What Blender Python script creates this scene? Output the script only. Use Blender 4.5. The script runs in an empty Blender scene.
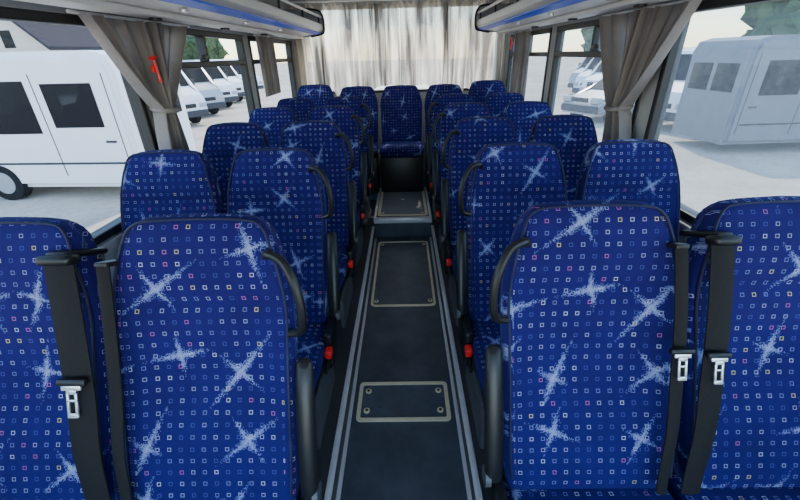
import bpy, bmesh, math, random
from mathutils import Vector, Matrix, noise, Euler
random.seed(7)
C = bpy.context.scene.collection
R = math.radians

# ---------------------------------------------------------------- materials
class NT:
    def __init__(s, name):
        s.m = bpy.data.materials.new(name); s.m.use_nodes = True
        s.t = s.m.node_tree; s.t.nodes.clear()
        s.out = s.t.nodes.new('ShaderNodeOutputMaterial')
    def n(s, typ, **kw):
        k = s.t.nodes.new(typ)
        for a, b in kw.items(): setattr(k, a, b)
        return k
    def put(s, sock, v):
        if isinstance(v, bpy.types.NodeSocket): s.t.links.new(v, sock)
        else: sock.default_value = v
    def math(s, op, a, b=None, c=None):
        k = s.n('ShaderNodeMath', operation=op); s.put(k.inputs[0], a)
        if b is not None: s.put(k.inputs[1], b)
        if c is not None: s.put(k.inputs[2], c)
        return k.outputs[0]
    def vm(s, op, a, b=None):
        k = s.n('ShaderNodeVectorMath', operation=op); s.put(k.inputs[0], a)
        if b is not None: s.put(k.inputs[1], b)
        return k.outputs[0]
    def mix(s, f, a, b):
        k = s.n('ShaderNodeMix', data_type='RGBA'); s.put(k.inputs[0], f); s.put(k.inputs[6], a); s.put(k.inputs[7], b)
        return k.outputs[2]
    def surf(s, sh): s.t.links.new(sh, s.out.inputs[0]); return s.m

def col(c): return (c[0], c[1], c[2], 1)

def simple(name, c, rough=.6, metal=0, nscale=30, namt=.12, bump=0.0, spec=.5, obj=True):
    g = NT(name)
    tc = g.n('ShaderNodeTexCoord')
    nz = g.n('ShaderNodeTexNoise'); nz.inputs['Scale'].default_value = nscale; nz.inputs['Detail'].default_value = 4
    g.t.links.new(tc.outputs['Object'], nz.inputs['Vector'])
    c1 = tuple(max(0, v*(1-namt)) for v in c); c2 = tuple(min(1, v*(1+namt)) for v in c)
    cm = g.mix(nz.outputs['Fac'], col(c1), col(c2))
    b = g.n('ShaderNodeBsdfPrincipled')
    g.put(b.inputs['Base Color'], cm); b.inputs['Roughness'].default_value = rough
    b.inputs['Metallic'].default_value = metal; b.inputs['Specular IOR Level'].default_value = spec
    if bump:
        bp = g.n('ShaderNodeBump'); bp.inputs['Strength'].default_value = bump; bp.inputs['Distance'].default_value = .01
        g.put(bp.inputs['Height'], nz.outputs['Fac']); g.put(b.inputs['Normal'], bp.outputs[0])
    return g.surf(b.outputs[0])

def lino(name, c, r0, r1):
    """speckled lino with worn, scuffed patches"""
    g = NT(name)
    tc = g.n('ShaderNodeTexCoord')
    n1 = g.n('ShaderNodeTexNoise'); n1.inputs['Scale'].default_value = 350; n1.inputs['Detail'].default_value = 3
    n2 = g.n('ShaderNodeTexNoise'); n2.inputs['Scale'].default_value = 5; n2.inputs['Detail'].default_value = 8; n2.inputs['Roughness'].default_value = .7
    g.put(n1.inputs['Vector'], tc.outputs['Object']); g.put(n2.inputs['Vector'], tc.outputs['Object'])
    a = g.mix(n1.outputs['Fac'], col([v*.5 for v in c]), col([v*1.5 for v in c]))
    mr = g.n('ShaderNodeMapRange'); g.put(mr.inputs[0], n2.outputs['Fac']); mr.inputs[1].default_value = .4; mr.inputs[2].default_value = .7
    a = g.mix(g.math('MULTIPLY', mr.outputs[0], .35), a, col([v*2.4+.02 for v in c]))
    mr2 = g.n('ShaderNodeMapRange'); g.put(mr2.inputs[0], n2.outputs['Fac']); mr2.inputs[1].default_value = .3; mr2.inputs[2].default_value = .7
    mr2.inputs[3].default_value = r0; mr2.inputs[4].default_value = r1
    b = g.n('ShaderNodeBsdfPrincipled'); g.put(b.inputs['Base Color'], a); g.put(b.inputs['Roughness'], mr2.outputs[0])
    bp = g.n('ShaderNodeBump'); bp.inputs['Strength'].default_value = .12; bp.inputs['Distance'].default_value = .01
    g.put(bp.inputs['Height'], n1.outputs['Fac']); g.put(b.inputs['Normal'], bp.outputs[0])
    return g.surf(b.outputs[0])

def ground_mat():
    g = NT('yard_gravel')
    tc = g.n('ShaderNodeTexCoord')
    n1 = g.n('ShaderNodeTexNoise'); n1.inputs['Scale'].default_value = .35; n1.inputs['Detail'].default_value = 8; n1.inputs['Roughness'].default_value = .65
    n2 = g.n('ShaderNodeTexNoise'); n2.inputs['Scale'].default_value = 9; n2.inputs['Detail'].default_value = 5; n2.inputs['Roughness'].default_value = .8
    g.put(n1.inputs['Vector'], tc.outputs['Object']); g.put(n2.inputs['Vector'], tc.outputs['Object'])
    mr = g.n('ShaderNodeMapRange'); g.put(mr.inputs[0], n1.outputs['Fac']); mr.inputs[1].default_value = .35; mr.inputs[2].default_value = .65
    c = g.mix(mr.outputs[0], (.42, .36, .29, 1), (.62, .55, .45, 1))
    mr2 = g.n('ShaderNodeMapRange'); g.put(mr2.inputs[0], n2.outputs['Fac']); mr2.inputs[1].default_value = .3; mr2.inputs[2].default_value = .5
    c = g.mix(g.math('MULTIPLY', g.math('SUBTRACT', 1, mr2.outputs[0]), .5), c, (.20, .18, .16, 1))
    b = g.n('ShaderNodeBsdfPrincipled'); g.put(b.inputs['Base Color'], c); b.inputs['Roughness'].default_value = .95; b.inputs['Specular IOR Level'].default_value = .1
    return g.surf(b.outputs[0])

def fabric():
    g = NT('seat_fabric')
    uv = g.n('ShaderNodeUVMap').outputs[0]
    oi = g.n('ShaderNodeObjectInfo').outputs['Random']
    off = g.n('ShaderNodeCombineXYZ'); g.put(off.inputs[0], g.math('MULTIPLY', oi, 7.3)); g.put(off.inputs[1], g.math('MULTIPLY', oi, 13.7))
    p = g.vm('ADD', uv, off.outputs[0])
    cell = g.vm('SCALE', p); cell.node.inputs['Scale'].default_value = 1/.0290
    fl = g.vm('FLOOR', cell); fr = g.vm('SUBTRACT', g.vm('FRACTION', cell), (.5, .5, 0))
    ab = g.n('ShaderNodeSeparateXYZ'); g.put(ab.inputs[0], g.vm('ABSOLUTE', fr))
    mx = g.math('MAXIMUM', ab.outputs[0], ab.outputs[1])
    ring = g.math('MULTIPLY', g.math('LESS_THAN', mx, .170), g.math('GREATER_THAN', mx, .112))
    wn = g.n('ShaderNodeTexWhiteNoise', noise_dimensions='2D'); g.put(wn.inputs['Vector'], fl)
    cr = g.n('ShaderNodeValToRGB'); cr.color_ramp.interpolation = 'CONSTANT'
    e = cr.color_ramp.elements
    e[0].position = 0; e[0].color = (.06, .07, .28, 1)
    e[1].position = .26; e[1].color = (.17, .19, .45, 1)
    for pos, c in ((.60, (.32, .34, .56, 1)), (.86, (.45, .13, .40, 1)), (.905, (.60, .52, .22, 1)), (.94, (.50, .53, .68, 1))):
        q = e.new(pos); q.color = c
    g.put(cr.inputs[0], wn.outputs['Value'])
    q = g.vm('SCALE', p); q.node.inputs['Scale'].default_value = 1/.0025
    q = g.vm('FLOOR', q); pix = q
    q = g.vm('SCALE', q); q.node.inputs['Scale'].default_value = .0025*4.8
    vo = g.n('ShaderNodeTexVoronoi', voronoi_dimensions='2D', feature='F1'); vo.inputs['Scale'].default_value = 1; vo.inputs['Randomness'].default_value = .65
    g.put(vo.inputs['Vector'], q)
    loc = g.vm('SUBTRACT', q, vo.outputs['Position'])
    sc = g.n('ShaderNodeSeparateColor'); g.put(sc.inputs[0], vo.outputs['Color'])
    ro = g.n('ShaderNodeVectorRotate', rotation_type='Z_AXIS'); g.put(ro.inputs['Vector'], loc)
    g.put(ro.inputs['Angle'], g.math('MULTIPLY', sc.outputs[0], 1.5))
    sp = g.n('ShaderNodeSeparateXYZ'); g.put(sp.inputs[0], g.vm('ABSOLUTE', ro.outputs[0]))
    x, y = sp.outputs[0], sp.outputs[1]
    lx = g.math('ADD', g.math('MULTIPLY', sc.outputs[1], .8), .56)
    ly = g.math('ADD', g.math('MULTIPLY', sc.outputs[2], .8), .85)
    s1 = g.math('ADD', g.math('MULTIPLY', x, 5.6), g.math('MULTIPLY', y, lx))
    s2 = g.math('ADD', g.math('MULTIPLY', y, 5.6), g.math('MULTIPLY', x, ly))
    s = g.math('MINIMUM', s1, s2)
    w2 = g.n('ShaderNodeTexWhiteNoise', noise_dimensions='2D'); g.put(w2.inputs['Vector'], pix)
    d = g.math('ADD', s, g.math('MULTIPLY', w2.outputs['Value'], .38))
    st = g.math('LESS_THAN', d, .47)
    mr = g.n('ShaderNodeMapRange'); g.put(mr.inputs[0], g.math('ADD', s, g.math('MULTIPLY', w2.outputs['Value'], .20)))
    mr.inputs[1].default_value = .40; mr.inputs[2].default_value = .10
    mr.inputs[3].default_value = 0; mr.inputs[4].default_value = 1
    nz = g.n('ShaderNodeTexNoise'); nz.inputs['Scale'].default_value = 9; g.put(nz.inputs['Vector'], p)
    base = g.mix(nz.outputs['Fac'], (.0072, .0044, .070, 1), (.0130, .0090, .128, 1))
    c = g.mix(g.math('MULTIPLY', ring, .74), base, cr.outputs[0])
    c = g.mix(g.math('MULTIPLY', st, .28), c, (.26, .33, .72, 1))
    c = g.mix(g.math('MULTIPLY', mr.outputs[0], .42), c, (.50, .58, .84, 1))
    b = g.n('ShaderNodeBsdfPrincipled'); g.put(b.inputs['Base Color'], c)
    b.inputs['Roughness'].default_value = .85; b.inputs['Specular IOR Level'].default_value = .15
    b.inputs['Sheen Weight'].default_value = .06; b.inputs['Sheen Tint'].default_value = (.4, .4, 1, 1)
    fz = g.n('ShaderNodeTexNoise'); fz.inputs['Scale'].default_value = 700; g.put(fz.inputs['Vector'], p)
    bp = g.n('ShaderNodeBump'); bp.inputs['Strength'].default_value = .25; bp.inputs['Distance'].default_value = .002
    g.put(bp.inputs['Height'], fz.outputs['Fac']); g.put(b.inputs['Normal'], bp.outputs[0])
    return g.surf(b.outputs[0])

def curtain_mat(name, c, tr=.45, see=0.0, streak=False):
    g = NT(name)
    tc = g.n('ShaderNodeTexCoord')
    mp = g.n('ShaderNodeMapping'); g.put(mp.inputs[0], tc.outputs['Object'])
    if streak: mp.inputs['Scale'].default_value = (11, 1, 1.0)
    else: mp.inputs['Scale'].default_value = (6, 6, 6)
    nz = g.n('ShaderNodeTexNoise'); nz.inputs['Scale'].default_value = 1; nz.inputs['Detail'].default_value = 3; g.put(nz.inputs['Vector'], mp.outputs[0])
    mr = g.n('ShaderNodeMapRange'); g.put(mr.inputs[0], nz.outputs['Fac']); mr.inputs[1].default_value = .40; mr.inputs[2].default_value = .62
    k = .34 if streak else .8  # dark vertical streaks paint fold shade into the rear curtain colour
    cm = g.mix(mr.outputs[0], col([c[0]*k, c[1]*k, c[2]*k*1.05]), col(c))
    d = g.n('ShaderNodeBsdfDiffuse'); g.put(d.inputs[0], cm)
    t = g.n('ShaderNodeBsdfTranslucent'); g.put(t.inputs[0], cm)
    m = g.n('ShaderNodeMixShader'); m.inputs[0].default_value = tr
    g.put(m.inputs[1], d.outputs[0]); g.put(m.inputs[2], t.outputs[0])
    if see:
        tp = g.n('ShaderNodeBsdfTransparent')
        m2 = g.n('ShaderNodeMixShader'); g.put(m2.inputs[0], g.math('MULTIPLY', mr.outputs[0], see))
        g.put(m2.inputs[1], m.outputs[0]); g.put(m2.inputs[2], tp.outputs[0]); m = m2
    return g.surf(m.outputs[0])

def glass_mat(name, haze, tint=(.93, .97, .98)):
    g = NT(name)
    tc = g.n('ShaderNodeTexCoord')
    nz = g.n('ShaderNodeTexNoise'); nz.inputs['Scale'].default_value = 45; nz.inputs['Detail'].default_value = 10; nz.inputs['Roughness'].default_value = .85; g.put(nz.inputs['Vector'], tc.outputs['Object'])
    tr = g.n('ShaderNodeBsdfTransparent'); tr.inputs[0].default_value = col(tint)
    gl = g.n('ShaderNodeBsdfGlossy'); gl.inputs['Roughness'].default_value = .02
    m1 = g.n('ShaderNodeMixShader'); m1.inputs[0].default_value = .03; g.put(m1.inputs[1], tr.outputs[0]); g.put(m1.inputs[2], gl.outputs[0])
    m = m1
    if haze:
        mr = g.n('ShaderNodeMapRange'); g.put(mr.inputs[0], nz.outputs['Fac']); mr.inputs[1].default_value = .35; mr.inputs[2].default_value = .65
        mr.inputs[3].default_value = .3
        tl = g.n('ShaderNodeBsdfTranslucent'); tl.inputs[0].default_value = (.5, .55, .60, 1)
        m = g.n('ShaderNodeMixShader'); g.put(m.inputs[0], g.math('MULTIPLY', mr.outputs[0], haze)); g.put(m.inputs[1], m1.outputs[0]); g.put(m.inputs[2], tl.outputs[0])
    return g.surf(m.outputs[0])

FAB = fabric()
PIPE = simple('seat_piping', (.006, .005, .045), .7, nscale=80)
BLACK = simple('black_plastic', (.010, .010, .010), .4, nscale=60, spec=.4)
BELT = simple('belt_webbing', (.013, .012, .012), .8, nscale=200, namt=.3, spec=.2)
SHELL = simple('grey_shell', (.08, .08, .082), .5)
RED = simple('red_plastic', (.85, .02, .015), .35)
CHROME = simple('chrome', (.85, .86, .88), .25, .7)
BRASS = simple('champagne_metal', (1.0, .84, .55), .32, .1, nscale=20)
ALU = simple('aluminium', (.86, .85, .83), .3, .2, nscale=15)
CARPET = lino('aisle_lino', (.056, .071, .090), .55, .28)
HATCH = lino('hatch_lino', (.066, .083, .104), .45, .22)
HATCH2 = simple('glossy_hatch', (.28, .285, .29), .2, nscale=300, namt=.3)
PODM = simple('podium_lino', (.05, .05, .055), .6, nscale=200, namt=.4)
WALLG = simple('wall_laminate', (.36, .36, .37), .6)
CEILM = simple('ceiling_vinyl', (.8, .79, .76), .7)
RACKW = simple('rack_white', (.93, .89, .80), .35, namt=.04)
RACKG = simple('rack_grey', (.24, .26, .30), .5)
RACKD = simple('rack_duct', (.84, .81, .74), .4, namt=.04)
BLUE = simple('blue_stripe', (.02, .13, 1.0), .4, namt=.04)
FRAMEB = simple('window_rubber', (.012, .012, .013), .5)
CURT = curtain_mat('side_curtain', (.36, .325, .305), .22)
CURR = curtain_mat('rear_curtain', (.80, .72, .60), .55, see=.18, streak=True)
GL = glass_mat('glass_clear', .01, (.48, .50, .51))
GR = glass_mat('glass_dusty', .10, (.38, .42, .44))
GREAR = glass_mat('glass_rear', 0, (.9, .92, .93))
VWHITE = simple('van_paint', (.82, .83, .84), .35, nscale=2, namt=.03, spec=.3)
VSILV = simple('van_silver', (.36, .38, .40), .3, .3, nscale=2, namt=.04)
VDARK = simple('van_slate', (.16, .18, .21), .4, .1, nscale=2, namt=.04, spec=.2)
VGLASS = simple('van_glass', (.005, .006, .008), .35, nscale=3, spec=.08)
TYRE = simple('tyre', (.012, .012, .012), .9, spec=.1)
VGREY = simple('bumper_grey', (.05, .05, .055), .7, spec=.2)
LAMP = simple('lamp_lens', (.40, .42, .45), .1)
GROUND = ground_mat()
HOUSEW = simple('render_wall', (.6, .55, .47), .9)
ROOF = simple('roof_tiles', (.045, .04, .045), .9, nscale=4, spec=.1)
LEAF = simple('leaves', (.035, .08, .022), .8, nscale=3, namt=.6)
BARK = simple('bark', (.1, .07, .05), .9)

# ---------------------------------------------------------------- mesh helpers
def rbox(bm, x0, x1, y0, y1, z0, z1, bev=0, seg=2, M=None):
    r = bmesh.ops.create_cube(bm, size=1)
    vs = r['verts']
    bmesh.ops.scale(bm, vec=(abs(x1-x0), abs(y1-y0), abs(z1-z0)), verts=vs)
    bmesh.ops.translate(bm, vec=((x0+x1)/2, (y0+y1)/2, (z0+z1)/2), verts=vs)
    if bev:
        es = list({e for v in vs for e in v.link_edges})
        rr = bmesh.ops.bevel(bm, geom=es, offset=bev, segments=seg, affect='EDGES', profile=.5)
        vs = list({v for f in rr['faces'] for v in f.verts} | {v for v in vs if v.is_valid})
    if M is not None: bmesh.ops.transform(bm, matrix=M, verts=[v for v in vs if v.is_valid])

def tube(bm, pts, r, n=10, sx=1.0):
    pts = [Vector(p) for p in pts]
    rings = []; up = Vector((0, 0, 1)); prev = None
    for i, p in enumerate(pts):
        t = (pts[min(i+1, len(pts)-1)]-pts[max(i-1, 0)]).normalized()
        if prev is None:
            a = t.cross(up) if abs(t.dot(up)) < .95 else t.cross(Vector((1, 0, 0)))
        else: a = prev - t*prev.dot(t)
        a.normalize(); prev = a; b = t.cross(a)
        rr = r[i] if isinstance(r, (list, tuple)) else r
        rings.append([bm.verts.new(p + a*math.cos(k*2*math.pi/n)*rr*sx + b*math.sin(k*2*math.pi/n)*rr) for k in range(n)])
    for i in range(len(rings)-1):
        for k in range(n):
            bm.faces.new((rings[i][k], rings[i][(k+1) % n], rings[i+1][(k+1) % n], rings[i+1][k]))
    bm.faces.new(rings[0][::-1]); bm.faces.new(rings[-1])

def smooth_path(pts, k=5):
    pts = [Vector(p) for p in pts]; out = []
    P = [pts[0]]+pts+[pts[-1]]
    for i in range(1, len(P)-2):
        for j in range(k):
            t = j/k
            a, b, c, d = P[i-1], P[i], P[i+1], P[i+2]
            out.append(.5*((2*b)+(-a+c)*t+(2*a-5*b+4*c-d)*t*t+(-a+3*b-3*c+d)*t**3))
    out.append(pts[-1]); return out

def prism(bm, poly, a0, a1, axis='Y'):
    def P(u, w, a):
        return {'Y': (u, a, w), 'X': (a, u, w), 'Z': (u, w, a)}[axis]
    A = [bm.verts.new(P(u, w, a0)) for u, w in poly]; B = [bm.verts.new(P(u, w, a1)) for u, w in poly]
    n = len(poly)
    for i in range(n): bm.faces.new((A[i], A[(i+1) % n], B[(i+1) % n], B[i]))
    bm.faces.new(A[::-1]); bm.faces.new(B)

def disc(bm, c, r, h, axis='Z', n=20):
    v = {'X': Vector((1, 0, 0)), 'Y': Vector((0, 1, 0)), 'Z': Vector((0, 0, 1))}[axis]
    c = Vector(c); tube(bm, [c-v*h/2, c+v*h/2], r, n)

def ob(name, bm, mat, parent=None, smooth=True, ang=35, label=None):
    bmesh.ops.recalc_face_normals(bm, faces=bm.faces)
    me = bpy.data.meshes.new(name); bm.to_mesh(me); bm.free()
    me.materials.append(mat)
    if smooth:
        for p in me.polygons: p.use_smooth = True
        try: me.set_sharp_from_angle(angle=R(ang))
        except Exception: pass
    o = bpy.data.objects.new(name, me); C.objects.link(o)
    if parent: o.parent = parent
    if label: o['label'] = label
    return o
def thing(name, label, cat, loc=(0, 0, 0), rz=0, group=None):
    o = bpy.data.objects.new(name, None); C.objects.link(o); o.empty_display_size = .1
    o.location = loc; o.rotation_euler = (0, 0, rz); o['label'] = label; o['category'] = cat
    if group: o['group'] = group
    return o
def struct(name, bm, mat, parent=None, label=None, smooth=False):
    o = ob(name, bm, mat, parent, smooth=smooth, label=label)
    o['kind'] = 'structure'; return o
def dup(root, loc, rz, label, group=None):
    r = root.copy(); C.objects.link(r); r.location = loc; r.rotation_euler = (0, 0, rz); r['label'] = label
    if group: r['group'] = group
    for ch in list(root.children):
        c = ch.copy(); C.objects.link(c); c.parent = r
        for gch in ch.children:
            d = gch.copy(); C.objects.link(d); d.parent = c
    return r
BM = bmesh.new

# ---------------------------------------------------------------- shell
HW = 1.20; YF = -1.6; YR = 4.95; CEIL = 2.12; SILL = .87; WTOP = 1.68; POD = .12; STEP = .18; AW = .265
bm = BM(); rbox(bm, -AW, AW, YF, 3.30, -.06, 0); struct('floor', bm, CARPET, label='dark speckled lino aisle floor')
bm = BM(); rbox(bm, -HW, -AW, YF, 4.0, -.06, POD); struct('floor', bm, PODM, label='raised floor under the left seats')
bm = BM(); rbox(bm, AW, HW, YF, 4.0, -.06, POD); struct('floor', bm, PODM, label='raised floor under the right seats')
bm = BM(); rbox(bm, -AW, AW, 3.30, 4.0, -.06, STEP); rbox(bm, -HW, HW, 4.0, YR, -.06, STEP)
struct('floor', bm, CARPET, label='raised rear step of the aisle')
bm = BM(); rbox(bm, -HW-.05, HW+.05, YF, YR+.05, CEIL, CEIL+.05); struct('ceiling', bm, CEILM)
ti = 1
for s in (-1, 1):
    bm = BM(); rbox(bm, s*(AW-.004), s*(AW-.022), YF, 3.265, 0, .012, .004)
    struct('trim_%d' % ti, bm, ALU, label='bright metal edging strip along the aisle', smooth=True); ti += 1
    bm = BM(); rbox(bm, s*AW, s*(AW-.006), YF, 3.265, .012, POD-.006)
    struct('trim_%d' % ti, bm, SHELL, label='dark riser beside the aisle'); ti += 1
    bm = BM(); rbox(bm, s*(AW-.010), s*(AW+.014), YF, 3.265, POD-.006, POD+.008, .003)
    struct('trim_%d' % ti, bm, ALU, label='thin metal edge of the raised seat floor', smooth=True); ti += 1
bm = BM(); rbox(bm, -AW, AW, 3.270, 3.330, STEP-.034, STEP+.010, .006); struct('trim_%d' % ti, bm, ALU, label='metal nosing of the rear step', smooth=True); ti += 1
for s in (-1, 1):
    bm = BM(); rbox(bm, s*AW, s*(AW-.022), 3.335, 4.2, STEP, STEP+.014, .004); struct('trim_%d' % ti, bm, ALU, label='metal side rail of the rear step', smooth=True); ti += 1

PILL = [(1.95, 2.06), (3.38, 3.50), (4.80, YR)]
for s, nm in ((-1, 'left'), (1, 'right')):
    bm = BM()
    rbox(bm, s*HW, s*(HW+.06), YF, YR, -.9+.55, SILL)
    rbox(bm, s*HW, s*(HW+.06), YF, YR, WTOP, CEIL)
    for a, b in PILL: rbox(bm, s*HW, s*(HW+.06), a, b, SILL, WTOP)
    rbox(bm, s*(HW-.02), s*HW, YF, YR, SILL-.05, SILL-.005, .008)
    struct('wall_%s' % nm, bm, WALLG, smooth=True)
bm = BM()
rbox(bm, -HW-.06, HW+.06, YR, YR+.06, -.35, 1.12); rbox(bm, -HW-.06, HW+.06, YR, YR+.06, 2.0, CEIL)
rbox(bm, -HW-.06, -1.10, YR, YR+.06, 1.12, 2.0); rbox(bm, 1.10, HW+.06, YR, YR+.06, 1.12, 2.0)
struct('wall_rear', bm, WALLG)
bm = BM()
rbox(bm, -HW-.06, HW+.06, YF-.06, YF, -.35, .70); rbox(bm, -HW-.06, HW+.06, YF-.06, YF, 2.0, CEIL)
for s in (-1, 1): rbox(bm, s*(HW+.06), s*(HW-.05), YF-.06, YF, .70, 2.0)
struct('wall_front_light_block', bm, WALLG)  # unseen front wall, added behind the camera to cut light on the lower interior

wi = 1
for s in (-1, 1):
    for k, (a, b) in enumerate(((YF, 1.95), (2.06, 3.38), (3.50, 4.80))):
        bm = BM(); X0 = s*(HW-.008); X1 = s*(HW+.05)
        t = .035
        rbox(bm, X0, X1, a, b, SILL, SILL+t, .006); rbox(bm, X0, X1, a, b, WTOP-t, WTOP, .006)
        rbox(bm, X0, X1, a, a+t, SILL, WTOP, .006); rbox(bm, X0, X1, b-t, b, SILL, WTOP, .006)
        if k > 0:
            rbox(bm, X0, X1, a+t, b-t, 1.475, 1.510, .005)
            rbox(bm, X0, X1, (a+b)/2-.012, (a+b)/2+.012, 1.510, WTOP-t, .004)
        w = struct('window_%d' % wi, bm, FRAMEB, label='black rubber window frame')
        bm = BM(); rbox(bm, s*(HW+.02), s*(HW+.026), a+.01, b-.01, SILL+.01, WTOP-.01)
        for f in [f for f in bm.faces if abs(f.normal.x) < .5 or f.normal.x*s < 0]: bm.faces.remove(f)
        g = ob('pane', bm, GL if s < 0 else GR, w)
        if k > 0:
            bm = BM(); rbox(bm, s*(HW-.03), s*(HW-.012), (a+b)/2-.12, (a+b)/2-.05, 1.52, 1.545, .004); ob('latch', bm, BLACK, w)
        wi += 1
a, b = -1.10, 1.10
bm = BM()
rbox(bm, a, b, YR-.01, YR+.05, 1.12, 1.15, .005); rbox(bm, a, b, YR-.01, YR+.05, 1.97, 2.0, .005)
rbox(bm, a, a+.025, YR-.01, YR+.05, 1.12, 2.0, .005); rbox(bm, b-.025, b, YR-.01, YR+.05, 1.12, 2.0, .005)
w = struct('window_%d' % wi, bm, FRAMEB); wi += 1
bm = BM(); rbox(bm, a+.01, b-.01, YR+.02, YR+.026, 1.13, 1.99)
for f in [f for f in bm.faces if f.normal.y < .5]: bm.faces.remove(f)
ob('pane', bm, GREAR, w)

# ---------------------------------------------------------------- floor hatches
def hatch(x0, x1, y0, y1, z, fw, label, mat, bolts, r=.03):
    t = thing('floor_hatch', label, 'floor hatch', ((x0+x1)/2, y0, z))
    w = (x1-x0)/2; L = y1-y0
    def rr(w, y0, y1, r, n=6):
        pts = []
        for (px, py, a0) in ((w-r, y0+r, -90), (w-r, y1-r, 0), (-w+r, y1-r, 90), (-w+r, y0+r, 180)):
            for i in range(n+1):
                a = R(a0+90*i/n); pts.append((px+r*math.cos(a), py+r*math.sin(a)))
        return pts
    o = rr(w, 0, L, r); i_ = rr(w-fw, fw, L-fw, max(.004, r-fw*.6))
    bm = BM(); prism(bm, rr(w-fw*.5, fw*.5, L-fw*.5, r), 0, .004, 'Z'); ob('panel', bm, mat, t)
    bm = BM(); n = len(o)
    V = [[bm.verts.new((p[0], p[1], h)) for p in q] for q, h in ((o, .001), (o, .008), (i_, .008), (i_, .003))]
    for a in range(3):
        for k in range(n): bm.faces.new((V[a][k], V[a][(k+1) % n], V[a+1][(k+1) % n], V[a+1][k]))
    ob('frame', bm, BRASS, t)
    for (bx, by) in bolts:
        bm = BM(); disc(bm, (bx, by, .006), .015, .008, n=16); b = ob('bolt', bm, BRASS, t)
        bm = BM(); disc(bm, (bx, by, .011), .007, .004, n=6); ob('bolt_socket', bm, BLACK, b)
    return t
hatch(-.222, .222, 1.25, 1.49, .001, .019, 'small dark floor plate with thick brass frame and four corner bolts', HATCH,
      [(-.175, .06), (.175, .06), (-.175, .18), (.175, .18)], .022)
hatch(-.222, .222, 2.17, 3.18, .001, .017, 'long dark aisle floor hatch with thin brass frame, just before the step', HATCH,
      [(-.185, .06), (.185, .06), (-.185, .95), (.185, .95)], .035)
hatch(-.235, .235, 3.36, 4.24, STEP+.001, .028, 'glossy grey floor hatch with brass frame on the raised step', HATCH2,
      [(0, .45), (-.19, .07), (.19, .07), (-.19, .80), (.19, .80)], .03)

# ---------------------------------------------------------------- seats
REC = 22
def backM(pz): return Matrix.Translation((0, 0, pz)) @ Matrix.Rotation(-R(REC), 4, 'X')
def hwf(s, L, W):
    t = s/L
    keys = [(0, .93), (.12, .97), (.35, .975), (.55, .985), (.66, 1.0), (.76, .965), (.86, .885), (.92, .825), (.96, .765), (.985, .69), (1, .60)]
    for (a, va), (b, vb) in zip(keys, keys[1:]):
        if a <= t <= b:
            f = (t-a)/(b-a); return W/2*(va+(vb-va)*f)
    return W/2*keys[-1][1]
def loft(rings, bm, uvs):
    uvl = bm.loops.layers.uv.new('UVMap')
    V = [[bm.verts.new(c) for c, _ in r] for r in rings]
    def face(vs, us):
        f = bm.faces.new(vs)
        for l, u in zip(f.loops, us): l[uvl].uv = u
    n = len(rings[0])
    for i in range(len(rings)-1):
        for k in range(n):
            j = (k+1) % n
            face((V[i][k], V[i][j], V[i+1][j], V[i+1][k]), (rings[i][k][1], rings[i][j][1], rings[i+1][j][1], rings[i+1][k][1]))
    for idx, rev in ((0, True), (-1, False)):
        vs = V[idx][::-1] if rev else V[idx]; us = [u for _, u in (rings[idx][::-1] if rev else rings[idx])]
        face(vs, us)
def spow(v, p): return math.copysign(abs(v)**p, v)
SS = (0, .02, .05, .1, .16, .22, .3, .38, .46, .54, .6, .64, .68, .70, .72, .74, .77, .82, .86, .90, .93, .955, .975, .99, 1.0)
def hdf(t):
    hd = .048 + .006*math.exp(-((t-.84)/.1)**2)
    if t > .95: hd *= math.sqrt(max(.10, 1-((t-.95)/.054)**2))
    if t < .04: hd *= .75+.25*t/.04
    return hd
def backrest(L, W, pz):
    bm = BM(); rings = []; N = 52
    for t in SS:
        s = t*L; hw = hwf(s, L, W); hd = hdf(t)
        ring = []
        for k in range(N):
            a = 2*math.pi*k/N
            x = hw*spow(math.cos(a), .33); y = hd*spow(math.sin(a), .50)
            q = x/hw
            if y < 0:
                bol = .036*math.exp(-((t-.45)/.28)**2) + .006
                y += bol*(1-abs(q)**4)*(abs(y)/hd)
                y -= .010*math.exp(-((t-.25)/.09)**2)*(1-q*q)
                y += .012*math.exp(-((t-.715)/.022)**2)*(1-abs(q)**6)
            z = s + (.010*(1-q*q) if t > .95 else 0)*(t-.95)/.05
            ring.append((Vector((x, y, z)), (x + (y*.6 if abs(q) > .9 else 0), z + (0 if y < 0 else 2.0) + .3)))
        rings.append(ring)
    loft(rings, bm, None)
    bmesh.ops.transform(bm, matrix=backM(pz), verts=bm.verts)
    return bm
def piping(L, W, pz):
    bm = BM(); side = []
    for t in SS:
        if t < .05 or t > .965: continue
        hw = hwf(t*L, L, W)
        side.append((hw*.955, -hdf(t)*.80, t*L))
    pts = [(x, y, z) for x, y, z in side]
    xt, yt, zt = side[-1]
    top = [(xt*.86, yt*.86, L*.982), (xt*.5, yt*.80, L*.990), (0, yt*.80, L*.993), (-xt*.5, yt*.80, L*.990), (-xt*.86, yt*.86, L*.982)]
    pts = pts + top + [(-x, y, z) for x, y, z in reversed(side)]
    M = backM(pz)
    tube(bm, [M @ p for p in smooth_path(pts, 2)], .0036, 6)
    return bm
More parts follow.
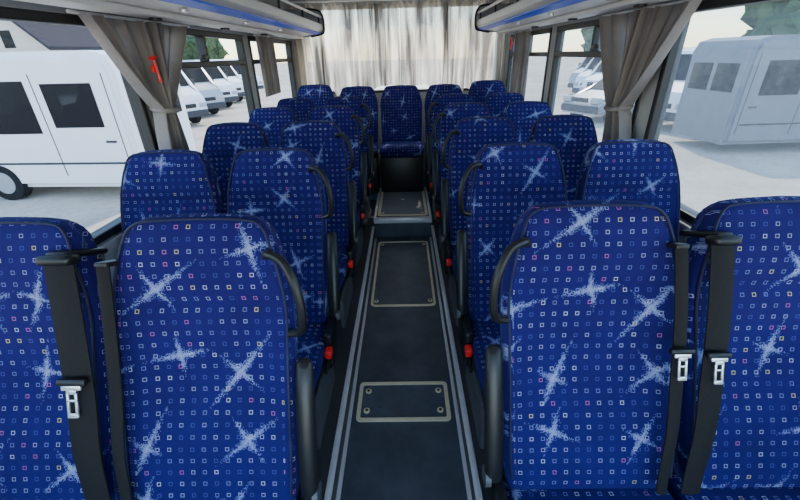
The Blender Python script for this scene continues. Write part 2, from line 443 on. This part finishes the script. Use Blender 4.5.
def cushion(W, D, pz, th=.13):
    bm = BM(); rings = []; N = 36
    for i in range(15):
        t = i/14; y = .03-(D+.03)*t
        e = 1.0
        if t > .86: e = math.sqrt(max(.12, 1-((t-.86)/.145)**2))
        if t < .06: e = .8
        hw = W/2*(.97+.03*math.sin(t*3.1))*(1 if t < .9 else (1-.10*((t-.9)/.1)**2)); hd = th/2*e
        ring = []
        for k in range(N):
            a = 2*math.pi*k/N
            x = hw*spow(math.cos(a), .45); z = hd*spow(math.sin(a), .6)
            if z > 0: z -= .016*(1-abs(x/hw)**3)*(z/hd)*(1-t*.6)
            ring.append((Vector((x, y, pz-.045+z+.035*t)), (x+5, y+z*.8+3)))
        rings.append(ring)
    loft(rings, bm, None)
    return bm

def make_seat(label, side, aisle, L=.73, W=.44, pz=.38, belt=None, group=None, handle=True, benchy=False):
    t = thing('bus_seat', label, 'bus seat', group=group)
    bk = ob('backrest', backrest(L, W, pz), FAB, t, ang=60)
    ob('piping', piping(L, W, pz), PIPE, bk, ang=60)
    ob('seat_cushion', cushion(W, .47, pz), FAB, t, ang=60)
    M = backM(pz)
    bm = BM()
    rbox(bm, -W*.40, W*.40, .045, .066, .02, L*.90, .01, M=M); ob('back_shell', bm, SHELL, t)
    if benchy:
        bm = BM(); rbox(bm, -W*.49, W*.49, -.36, .06, .001, pz-.09, .012); ob('seat_base', bm, BLACK, t)
    else:
        bm = BM(); rbox(bm, -W*.46, W*.46, -.42, .02, pz-.125, pz-.10, .008); ob('seat_frame', bm, BLACK, t)
        for yy in (-.36, -.04):
            bm = BM(); tube(bm, [(side*.10, yy, .006), (side*.10, yy, pz-.10)], .017, 10); rbox(bm, side*.10-.035, side*.10+.035, yy-.03, yy+.03, 0, .012, .004)
            ob('leg', bm, SHELL, t)
    if handle:
        e = W/2
        pts = [(side*(e-.055), -.040, L*.870), (side*(e-.040), -.070, L*.880), (side*(e-.004), -.085, L*.860), (side*(e+.022), -.090, L*.80),
               (side*(e+.034), -.082, L*.73), (side*(e+.033), -.068, L*.665), (side*(e+.022), -.050, L*.625), (side*(e-.010), -.030, L*.612)]
        pts = [M @ Vector(p) for p in smooth_path(pts, 4)]
        bm = BM(); tube(bm, pts, [.0105]*len(pts), 10); ob('grab_handle', bm, BLACK, t)
        bm = BM(); ap = [(side*(e+.026), -.035, .03), (side*(e+.028), -.045, .08), (side*(e+.028), -.05, .20), (side*(e+.027), -.045, .32), (side*(e+.024), -.03, .385)]
        sp = [M @ Vector(p) for p in smooth_path(ap, 4)]
        rr = [.020+.004*math.sin(math.pi*i/(len(sp)-1)) for i in range(len(sp))]; rr[0] = .012; rr[-1] = .010
        tube(bm, sp, rr, 12, .75); ar = ob('armrest', bm, BLACK, t)
        bm = BM(); disc(bm, tuple(M @ Vector((side*(e+.042), -.03, .04))), .026, .014, 'X', 20); ob('armrest_pivot', bm, SHELL, ar)
        bm = BM(); rbox(bm, side*(e-.005), side*(e+.03), -.14, .06, pz-.13, pz+.035, .014, 3); hub = ob('recliner_cover', bm, BLACK, t)
        bm = BM(); rbox(bm, side*(e+.008), side*(e+.024), -.24, -.10, pz-.075, pz-.05, .007); ob('recliner_lever', bm, BLACK, hub)
        bm = BM(); rbox(bm, side*(e+.006), side*(e+.028), -.180, -.150, pz-.10, pz-.035, .006); bu = ob('belt_buckle', bm, BLACK, t)
        bm = BM(); rbox(bm, side*(e+.004), side*(e+.032), -.186, -.146, pz-.045, pz-.010, .006); ob('release_button', bm, RED, bu, label='red release button')
        bm = BM(); rbox(bm, side*(e-.03), side*(e-.002), -.40, -.03, pz-.30, pz-.12, .012); ob('side_panel', bm, SHELL, t)
    if belt is not None:
        bx, w, tongue, slope = belt
        zt = L*.86
        bm = BM()
        if w > .05:
            rbox(bm, bx-w*.56, bx+w*.56, -.094, -.050, zt-.002, zt+.022, .010, 3, M=M)
            rbox(bm, bx-w*.36, bx+w*.36, -.080, .05, zt+.014, zt+.030, .007, 2, M=M)
        else:
            rbox(bm, bx-w*.52, bx+w*.52, -.080, .04, zt-.008, zt+.004, .004, 2, M=M)
        ob('belt_guide', bm, BLACK, t)
        bm = BM(); path = []
        for i in range(22):
            f = i/21; s = zt-(zt-.02)*f
            path.append(Vector((bx+slope*f+.006*math.sin(f*4.4), -.074-.010*math.sin(f*math.pi)-.008*math.exp(-((s/L-.25)/.12)**2), s)))
        A = []
        for i, p in enumerate(path):
            f = i/21; ww = w*(1 if f < .55 else 1-.18*(f-.55)/.45)
            row = []
            for (dx, dy) in ((-.5, 0), (-.17, -.004), (.17, -.004), (.5, 0), (.5, .004), (-.5, .004)):
                row.append(bm.verts.new(M @ (p+Vector((dx*ww, dy, 0)))))
            A.append(row)
        for i in range(21):
            for k in range(6): bm.faces.new((A[i][k], A[i][(k+1) % 6], A[i+1][(k+1) % 6], A[i+1][k]))
        bm.faces.new(A[0]); bm.faces.new(A[-1][::-1])
        wb = ob('belt_webbing', bm, BELT, t)
        if tongue:
            ts = tongue
            bx += slope*(1-tongue/zt)+.002
            k_ = 1.12 if w > .062 else .92
            bm = BM()
            rbox(bm, bx-.030*k_, bx+.030*k_, -.106, -.090, ts+.030*k_, ts+.046*k_, .006, M=M)
            ob('tongue_cover', bm, BLACK, wb)
            bm = BM()
            for (x0, x1, z0, z1) in ((-.020, .020, .022, .034), (-.011, .011, -.002, .003), (-.011, -.006, -.030, .026), (.006, .011, -.030, .026), (-.011, .011, -.036, -.026), (-.011, .011, .014, .026)):
                rbox(bm, bx+x0*k_, bx+x1*k_, -.104, -.099, ts+z0*k_, ts+z1*k_, .0012, M=M)
            ob('belt_tongue', bm, CHROME, wb, label='steel belt tongue')
    return t

TOPS = [.92, 1.63, 2.36, 3.09, 3.80]
OFF = math.sin(R(REC))*.73
rowname = ['nearest row', 'second row', 'third row', 'fourth row', 'fifth row, before the rear bench']
XA, XW = .485, .94
def place(t, x, i, dy=0): t.location = (x, TOPS[i]-OFF+dy, POD)
G = 'blue bus seats'
t = make_seat('blue starred window seat at the left edge, wide black belt with steel tongue', 1, False, belt=(.172, .070, .318, .055), handle=False, group=G); place(t, -XW, 0, -.04)
t = make_seat('blue starred seat left of the aisle, nearest row, black strap on outer edge', 1, True, belt=(-.198, .030, 0, .02), group=G); place(t, -XA+.016, 0, -.04)
t = make_seat('blue starred seat right of the aisle, nearest row, belt tongue on outer edge', -1, True, belt=(.180, .030, .35, -.02), group=G); place(t, XA, 0)
t = make_seat('blue starred window seat at the right edge, wide black belt down its side', -1, False, belt=(-.180, .054, .34, -.045), handle=False, group=G); place(t, XW, 0)
protoLA = protoRA = protoW = None
for i in range(1, 5):
    for s, sd in ((-1, 'left'), (1, 'right')):
        la = 'blue starred seat directly %s of the aisle, %s' % (sd, rowname[i])
        lw = 'blue starred %s-hand window seat, %s' % (sd, rowname[i])
        if s < 0:
            if protoLA is None: protoLA = make_seat(la, 1, True, W=.41, group=G); a = protoLA
            else: a = dup(protoLA, (0, 0, 0), 0, la)
        else:
            if protoRA is None: protoRA = make_seat(la, -1, True, W=.41, group=G); a = protoRA
            else: a = dup(protoRA, (0, 0, 0), 0, la)
        place(a, -.510 if s < 0 else .487, i)
        if protoW is None: protoW = make_seat(lw, 1, False, W=.41, handle=False, group=G); w = protoW
        else: w = dup(protoW, (0, 0, 0), 0, lw)
        place(w, -.955 if s < 0 else .942, i)
def bench(x, L, W, pz, label):
    t = make_seat(label, 1 if x <= 0 else -1, False, L=L, W=W, pz=pz, handle=False, group='rear bench seats', benchy=True)
    t.location = (x, 4.64-math.sin(R(REC))*L, STEP); return t
bench(0, .60, .465, .47, 'middle seat of the rear bench at the end of the aisle')
bench(-.475, .60, .44, .47, 'rear bench seat just left of the middle seat')
bench(.475, .60, .44, .47, 'rear bench seat just right of the middle seat')
bench(-.942, .63, .44, .47, 'tall rear bench seat in the left corner by the curtain')
bench(.942, .63, .44, .47, 'tall rear bench seat in the right corner by the curtain')

# ---------------------------------------------------------------- luggage racks
for s, nm in ((-1, 'left'), (1, 'right')):
    y0, y1 = YF, 4.5
    t = thing('luggage_rack', 'white overhead luggage rack with blue stripe along the %s-hand windows' % nm, 'luggage rack', (0, 0, 0))
    sec = [(1.19, 1.70), (.98, 1.705), (.86, 1.72), (.80, 1.735), (.775, 1.76), (.775, 1.80), (.785, 1.81), (.80, 1.80), (.81, 1.77), (.84, 1.76), (1.19, 1.745)]
    bm = BM(); prism(bm, [(s*a, b) for a, b in sec], y0, y1); ob('body', bm, RACKW, t)
    bm = BM(); prism(bm, [(s*.795, 1.727), (s*.85, 1.714), (s*.85, 1.724), (s*.795, 1.735)], y0, y1-.02); ob('blue_stripe', bm, BLUE, t, label='blue stripe')
    bm = BM(); rbox(bm, s*.975, s*1.09, y0, y1-.02, 1.684, 1.705, .006); ob('air_duct', bm, RACKD, t)
    bm = BM(); tube(bm, [(s*.785, y0, 1.87), (s*.785, y1, 1.87)], .011, 10); ob('rail', bm, ALU, t)
    for k in range(7):
        yy = .3+k*.68
        bm = BM(); tube(bm, [(s*.787, yy, 1.80), (s*.785, yy, 1.87)], .008, 8); ob('rail_post', bm, BLACK, t)
    bm = BM(); cap = [(.79, 1.725), (.765, 1.75), (.76, 1.84), (.78, 1.90), (.82, 1.93), (1.19, 1.95), (1.19, 1.69), (.9, 1.70)]
    prism(bm, [(s*a, b) for a, b in cap], y1, y1+.03); cp = ob('end_cap', bm, RACKG, t)
    bm = BM(); pts = [(s*a, y1-.005, b) for a, b in ((1.0, 1.95), (.82, 1.93), (.775, 1.90), (.757, 1.84), (.76, 1.75), (.79, 1.72), (.9, 1.70))]
    tube(bm, smooth_path(pts, 4), .009, 8); ob('rim', bm, BLACK, cp)
    for k in range(4):
        yy = 1.2+k*.73
        bm = BM(); disc(bm, (s*1.03, yy, 1.680), .026, .012, n=20); nz = ob('air_nozzle', bm, BLACK, t)
        bm = BM(); disc(bm, (s*.90, yy, 1.707), .018, .010, n=16); ob('reading_lamp', bm, CHROME, t)

# ---------------------------------------------------------------- curtains
def curtain(X, yc_top, w_top, yc_tie, w_tie, z_tie, yc_bot, w_bot, z_bot, z_top, folds, label, name='curtain', tie=True, mat=CURT, seed=0):
    s = 1 if X > 0 else -1
    t = thing(name, label, 'curtain', (0, 0, 0), group='side window curtains')
    bm = BM(); NU, NV = 220, 44; Gd = []
    for j in range(NV+1):
        z = z_top + (z_bot-z_top)*j/NV
        if tie:
            if z >= z_tie:
                f = (z_top-z)/(z_top-z_tie)
                w = w_tie+(w_top-w_tie)*(1-f)**.85; yc = yc_top+(yc_tie-yc_top)*f
            else:
                f = ((z_tie-z)/(z_tie-z_bot))**.6
                w = w_tie+(w_bot-w_tie)*f; yc = yc_tie+(yc_bot-yc_tie)*f
        else:
            w = w_top+(w_bot-w_top)*j/NV; yc = yc_top+(yc_bot-yc_top)*j/NV
        amp = .033
        row = []
        for i in range(NU+1):
            u = i/NU
            ph = u*folds*2*math.pi + 1.4*math.sin(u*9+seed) + .5*math.sin(z*6+u*5+seed)
            am = amp*(.66+.42*math.sin(u*13+seed))
            row.append(bm.verts.new((X - s*am*(1+math.sin(ph)), yc+(u-.5)*w + .22*w/folds*math.cos(ph), z + (.010*math.sin(ph) if j == NV else 0))))
        Gd.append(row)
    for j in range(NV):
        for i in range(NU): bm.faces.new((Gd[j][i], Gd[j][i+1], Gd[j+1][i+1], Gd[j+1][i]))
    ob('cloth', bm, mat, t, ang=180)
    if tie:
        bm = BM()
        pts = [(X - s*.032 + s*.050*math.cos(a), yc_tie + (w_tie/2+.012)*math.sin(a), z_tie+.01*math.cos(a)) for a in [2*math.pi*k/20 for k in range(21)]]
        tube(bm, pts, .013, 8); ob('tie_band', bm, mat, t)
    bm = BM(); tube(bm, [(X-s*.02, yc_top-w_top/2-.03, z_top+.004), (X-s*.02, yc_top+w_top/2+.03, z_top+.004)], .006, 8); ob('curtain_track', bm, ALU, t)
    return t
curtain(-1.175, 2.04, .82, 2.01, .11, 1.31, 2.00, .24, .92, 1.68, 10, 'grey-brown curtain tied back at the nearest left window pillar', seed=1)
curtain(1.175, 2.12, .80, 2.15, .12, 1.25, 2.06, .22, .92, 1.68, 10, 'grey-brown curtain tied back at the nearest right window pillar', seed=2)
curtain(-1.175, 3.74, .36, 3.74, .2, 1.3, 3.74, .34, 1.22, 1.68, 5, 'narrow grey curtain hanging straight by the rear left window', tie=False, seed=3)
curtain(1.175, 4.15, .44, 4.15, .2, 1.3, 4.15, .40, .95, 1.68, 5, 'narrow grey curtain hanging straight by the rear right window', tie=False, seed=4)

def rear_curtain(x0, x1, label, seed):
    t = thing('curtain', label, 'curtain', (0, 0, 0), group='rear window curtains')
    bm = BM(); NU, NV = 420, 26; Gd = []
    for j in range(NV+1):
        f = j/NV; row = []
        for i in range(NU+1):
            u = i/NU
            zt = 2.010+.016*math.sin(u*2*math.pi*17)
            z = zt+(1.160+.034*math.sin(u*8+seed*3)+.020*math.sin(u*31)-zt)*f
            ph = u*17*2*math.pi + 2.6*math.sin(u*7+seed)+1.5*math.sin(u*19+seed*2)
            ph2 = u*41*2*math.pi + 2*math.sin(u*9)
            am = max(.010, .034+.022*math.sin(u*11+seed)+.012*f*math.sin(u*31+seed))
            g_ = .008*(1-f)**2*math.sin(ph2)
            row.append(bm.verts.new((x0+(x1-x0)*u+.020*math.sin(u*math.pi)*math.sin(ph*.5+f*2), 4.855-am*math.sin(ph+1.4*f*math.sin(u*23+seed))-g_, z+.018*math.sin(ph*.4)*f)))
        Gd.append(row)
    for j in range(NV):
        for i in range(NU): bm.faces.new((Gd[j][i], Gd[j][i+1], Gd[j+1][i+1], Gd[j+1][i]))
    ob('cloth', bm, CURR, t, ang=180)
    bm = BM(); tube(bm, [(x0, 4.87, 2.04), (x1, 4.87, 2.04)], .008, 8); ob('curtain_track', bm, ALU, t)
rear_curtain(-1.17, -.001, 'beige pleated curtain over the left half of the rear window', 0.3)
rear_curtain(.001, 1.17, 'beige pleated curtain over the right half of the rear window', 2.1)

# ---------------------------------------------------------------- emergency hammers
def hammer(x, y, z, label):
    s = 1 if x > 0 else -1
    t = thing('emergency_hammer', label, 'hammer', (x, y, z))
    bm = BM(); rbox(bm, -.006, .006, -.014, .014, -.018, .012, .004); ob('holder', bm, RED, t)
    bm = BM(); pts = smooth_path([(-s*.012, .006, -.060), (-s*.012, .003, -.030), (-s*.012, 0, 0), (-s*.012, -.004, .035)], 4)
    tube(bm, pts, [.008]*4+[.006]*(len(pts)-4), 8); h = ob('handle', bm, RED, t)
    bm = BM(); tube(bm, [(-s*.012, -.026, .040), (-s*.012, .018, .044)], .008, 10); ob('hammer_head', bm, RED, t)
hammer(-1.098, 1.93, 1.49, 'red emergency hammer by the nearest left curtain')
hammer(1.17, 4.60, 1.60, 'small red emergency hammer beside the rear right corner')

# ---------------------------------------------------------------- outside
GZ = -.95
bm = BM(); rbox(bm, -150, 150, -60, 220, GZ-.1, GZ); struct('ground', bm, GROUND, label='pale gravel yard')

def vehicle(label, loc, rz, kind='minibus', paint=VWHITE, cat='van'):
    t = thing('minibus' if kind == 'minibus' else ('panel_van' if kind == 'van' else 'car'), label, cat, loc, rz, 'vehicles parked outside')
    if kind == 'minibus':
        L, W = 7.2, 2.05
        prof = [(.0, .25), (0, 2.35), (.10, 2.58), (.4, 2.66), (5.3, 2.68), (5.75, 2.55), (6.15, 2.1), (6.55, 1.45), (7.1, 1.2), (7.25, .95), (7.25, .35), (7.1, .25)]
        wins = [[(.45, 1.40), (.45, 2.15), (1.40, 2.15), (1.40, 1.40)]] + [[(1.70+1.12*k, 1.30), (1.70+1.12*k, 2.20), (2.80+1.12*k, 2.20), (2.80+1.12*k, 1.30)] for k in range(3)] + [[(5.15, 1.3), (5.15, 2.05), (5.75, 2.05), (6.15, 1.35), (6.1, 1.3)]]
        wx = (2.95, 6.1); r = .36; ws = [(6.17, 2.06), (6.53, 1.48)]; door = [(.2, .5), (1.55, .5)]
    elif kind == 'van':
        L, W = 5.6, 1.95
        prof = [(0, .4), (0, 2.3), (.12, 2.45), (3.9, 2.45), (4.25, 2.35), (4.85, 1.45), (5.45, 1.2), (5.6, .9), (5.6, .42)]
        wins = [[(3.2, 1.3), (3.2, 1.95), (4.1, 1.95), (4.55, 1.38), (4.5, 1.3)], [(1.9, 1.35), (1.9, 1.95), (3.0, 1.95), (3.0, 1.35)]]
        wx = (1.1, 4.6); r = .34; ws = [(4.32, 2.25), (4.82, 1.5)]; door = [(3.1, .5), (4.4, .5)]
    else:
        L, W = 4.4, 1.78
        prof = [(0, .35), (0, .95), (.25, 1.05), (.75, 1.42), (2.4, 1.47), (3.1, 1.02), (4.15, .85), (4.4, .65), (4.4, .3)]
        wins = [[(.55, 1.05), (.9, 1.36), (1.6, 1.39), (1.6, 1.03)], [(1.7, 1.03), (1.7, 1.39), (2.35, 1.39), (2.85, 1.02)]]
        wx = (.85, 3.55); r = .31; ws = [(2.45, 1.44), (3.05, 1.06)]; door = [(1.65, .4), (2.9, .4)]
    bm = BM(); prism(bm, prof, -W/2, W/2)
    es = [e for e in bm.edges if abs(abs(e.verts[0].co.y)-W/2) < 1e-4 and abs(e.verts[0].co.y-e.verts[1].co.y) < 1e-4]
    bmesh.ops.bevel(bm, geom=es, offset=.10, segments=3, affect='EDGES')
    body = ob('body', bm, paint, t, ang=30)
    for wq in wins:
        bm = BM(); prism(bm, wq, -W/2-.006, -W/2+.02); prism(bm, wq, W/2+.006, W/2-.02); ob('window', bm, VGLASS, t)
    if kind != 'car':
        bm = BM(); rbox(bm, -.008, .03, -W/2+.25, -.06, 1.45, 2.1, .02); ob('rear_window', bm, VGLASS, t)
        bm = BM(); rbox(bm, -.008, .03, .06, W/2-.25, 1.45, 2.1, .02); ob('rear_window', bm, VGLASS, t)
    (a, za), (b, zb) = ws
    nx, nz_ = (za-zb), (b-a); nl = math.hypot(nx, nz_); nx /= nl; nz_ /= nl
    bm = BM()
    q = [(a-nx*.02, za-nz_*.02), (b-nx*.02, zb-nz_*.02), (b+nx*.015, zb+nz_*.015), (a+nx*.015, za+nz_*.015)]
    prism(bm, q, -W/2+.13, W/2-.13); ob('windscreen', bm, VGLASS, t)
    for x in wx:
        for sd in (-1, 1):
            bm = BM(); disc(bm, (x, sd*(W/2-.10), r), r, .22, 'Y', 28)
            wh = ob('wheel', bm, TYRE, t)
            bm = BM(); disc(bm, (x, sd*(W/2+.005), r), r*.6, .03, 'Y', 20); ob('hubcap', bm, VSILV, wh)
    bm = BM()
    rbox(bm, L-.10, L+.06, -W/2+.05, W/2-.05, .36, .62, .05); ob('front_bumper', bm, VGREY, t)
    for sd in (-1, 1):
        bm = BM(); rbox(bm, L-.22, L+.02, sd*(W/2-.42), sd*(W/2-.06), .70, .90, .04); ob('headlight', bm, LAMP, t)
        bm = BM(); rbox(bm, b-.25, b-.10, sd*(W/2+.02), sd*(W/2+.22), zb-.02, zb+.24, .03); ob('mirror', bm, BLACK, t)
    bm = BM(); rbox(bm, L-.02, L+.03, -W*.22, W*.22, .72, .88, .02); ob('grille', bm, BLACK, t)
    bm = BM()
    for sd in (-1, 1):
        y = sd*(W/2+.002)
        z0 = .5; z1 = prof[3][1]-.35 if kind != 'car' else .98
        for x in (door[0][0], door[1][0]): rbox(bm, x-.008, x+.008, y-.004, y+.004, z0, z1)
        rbox(bm, .25, L-.6, y-.006, y+.006, .72 if kind != 'car' else .5, .76 if kind != 'car' else .54)
        if kind != 'car': rbox(bm, door[0][0]+.12, door[0][0]+.32, y-.012, y+.012, 1.12, 1.16)
    ob('trim_line', bm, VGREY, t)
    return t
def vdup(src, loc, rz, label, paint=None):
    r = dup(src, loc, rz, label)
    if paint:
        for c in r.children:
            if c.name.startswith('body'):
                c.material_slots[0].link = 'OBJECT'; c.material_slots[0].material = paint
    return r
mb = vehicle('large white minibus standing side-on outside the nearest left window', (-4.95, 8.35, GZ), R(177), 'minibus')
VL = ['white panel van first in the row behind the left minibus', 'white panel van second in the row behind the left minibus', 'grey panel van third in the row behind the left minibus',
      'white panel van fourth in the row behind the left minibus', 'white panel van fifth in the row behind the left minibus', 'white panel van sixth in the row behind the left minibus',
      'white panel van seventh and last in the left row']
van = vehicle(VL[0], (-13.0, 16.2, GZ), R(-30), 'van')
for k in range(1, 7): vdup(van, (-13.0-.50*k, 16.2+3.0*k, GZ), R(-30), VL[k], VSILV if k == 2 else None)
car = vehicle('silver car parked in front of the left row of vans', (-13.4, 13.4, GZ), R(-30), 'car', VSILV, 'car')
vdup(mb, (-22.5, 22, GZ), R(178), 'white minibus farther back behind the nearest left minibus')
vdup(mb, (-21.0, 17.5, GZ), R(178), 'white minibus in the middle distance behind the nearest left minibus')
vdup(mb, (7.9, 10.9, GZ), R(2), 'large slate grey minibus standing side-on outside the nearest right window', VDARK)
vdup(van, (13.6, 15.4, GZ), R(200), 'white van whose nose shows past the slate grey minibus')
vdup(van, (13.8, 21.4, GZ), R(205), 'white van parked outside the second right window')
vdup(van, (14.8, 24.7, GZ), R(205), 'white van parked second in the row outside the right windows')
vdup(van, (15.8, 28.0, GZ), R(205), 'grey van parked third in the row outside the right windows', VSILV)
vdup(car, (10.6, 17.4, GZ), R(205), 'silver car in front of the white van outside the second right window')
vdup(van, (21.5, 14.9, GZ), R(200), 'white van half hidden behind the slate grey minibus')
vdup(mb, (29, 19.5, GZ), R(180), 'white minibus farther off beyond the slate grey minibus')

def house(x, y, w, d, he, ha, label, rz=0):
    t = thing('house', label, 'house', (x, y, GZ), rz)
    bm = BM(); prism(bm, [(-w/2, 0), (-w/2, he), (0, ha), (w/2, he), (w/2, 0)], 0, d); ob('walls', bm, HOUSEW, t, smooth=False)
    bm = BM(); k = (ha-he)/(w/2)
    for s in (-1, 1):
        prism(bm, [(0, ha+.05), (s*(w/2+.6), he-.6*k+.05), (s*(w/2+.6), he-.6*k+.3), (0, ha+.3)], -.6, d+.6)
    ob('roof', bm, ROOF, t, smooth=False)
    for wx_ in (-1.6, 1.2):
        for wz in (1.2, 3.6):
            bm = BM(); rbox(bm, wx_-.5, wx_+.5, -.04, .04, wz, wz+1.2); ob('window', bm, VGLASS, t)
    bm = BM(); rbox(bm, w*.12, w*.12+.7, d*.4, d*.4+.7, ha-1.2, ha+1.0); ob('chimney', bm, ROOF, t)
house(-31.5, 34, 9.5, 12, 3.8, 7.6, 'pale house with grey gabled roof in the far left background', R(-10))
house(-52, 48, 10, 12, 4, 8, 'farther house with grey roof behind the left yard', R(15))

def tree(x, y, h, r, label):
    t = thing('tree', label, 'tree', (x, y, GZ))
    bm = BM(); tube(bm, [(0, 0, 0), (.1, 0, h*.3), (0, .1, h*.6)], [.22, .17, .1], 8); ob('trunk', bm, BARK, t)
    bm = BM()
    for k in range(16):
        a = random.uniform(0, 6.28); q = random.uniform(0, r*.7); zz = h*.55+random.uniform(-.25, .35)*h
        rr = r*random.uniform(.3, .5)
        m = Matrix.Translation((q*math.cos(a), q*math.sin(a), zz)) @ Matrix.Scale(rr, 4)
        bmesh.ops.create_icosphere(bm, subdivisions=3, radius=1, matrix=m)
    for v in bm.verts:
        v.co += Vector((noise.noise(v.co*2.1), noise.noise(v.co*2.1+Vector((7, 3, 1))), noise.noise(v.co*2.3+Vector((1, 9, 4)))))*r*.28
    ob('crown', bm, LEAF, t, ang=20)
TR = [(-37, 53, 5.8, 3, 'low green tree just right of the far left house'), (-45, 64, 6.5, 4, 'rounded tree behind the left row of vans'),
      (-28, 60, 5.6, 3.4, 'bushy tree at the end of the left row of vans'), (-34, 72, 6.4, 3.6, 'distant tree between two others behind the left row'),
      (19, 38, 8, 3.6, 'tree behind the vans outside the second right window'), (27, 31, 8.0, 4, 'broad tree beyond the nearest right window'),
      (37, 29, 8, 4.4, 'broad tree at the right edge beyond the nearest right window')]
for x, y, h, r, l in TR: tree(x, y, h, r, l)

# ---------------------------------------------------------------- light
w = bpy.data.worlds.new('World'); bpy.context.scene.world = w; w.use_nodes = True
nt = w.node_tree; nt.nodes.clear()
o = nt.nodes.new('ShaderNodeOutputWorld'); bg = nt.nodes.new('ShaderNodeBackground'); sk = nt.nodes.new('ShaderNodeTexSky')
sk.sky_type = 'NISHITA'; sk.sun_disc = False; sk.sun_elevation = R(58); sk.sun_rotation = R(150); sk.air_density = 1.2; sk.dust_density = .2; sk.ozone_density = 2.5
nt.links.new(sk.outputs[0], bg.inputs[0]); nt.links.new(bg.outputs[0], o.inputs[0]); bg.inputs[1].default_value = 1.30
ld = bpy.data.lights.new('sun', 'SUN'); ld.energy = 12; ld.angle = R(1); ld.color = (1, .92, .80)
lo = bpy.data.objects.new('sun', ld); C.objects.link(lo)
d = Vector((-.18, -.85, -1.05)).normalized(); lo.rotation_euler = d.to_track_quat('-Z', 'Y').to_euler()

# ---------------------------------------------------------------- camera
cd = bpy.data.cameras.new('camera'); cd.sensor_width = 36; cd.lens = 389/800*36; cd.clip_start = .02; cd.clip_end = 500
co = bpy.data.objects.new('camera', cd); C.objects.link(co)
Mx = Euler((R(90-26.7), 0, .018)).to_matrix().to_4x4() @ Matrix.Rotation(R(-1.5), 4, 'Z')
co.matrix_world = Matrix.Translation((.027, 0, 1.52)) @ Mx
bpy.context.scene.camera = co
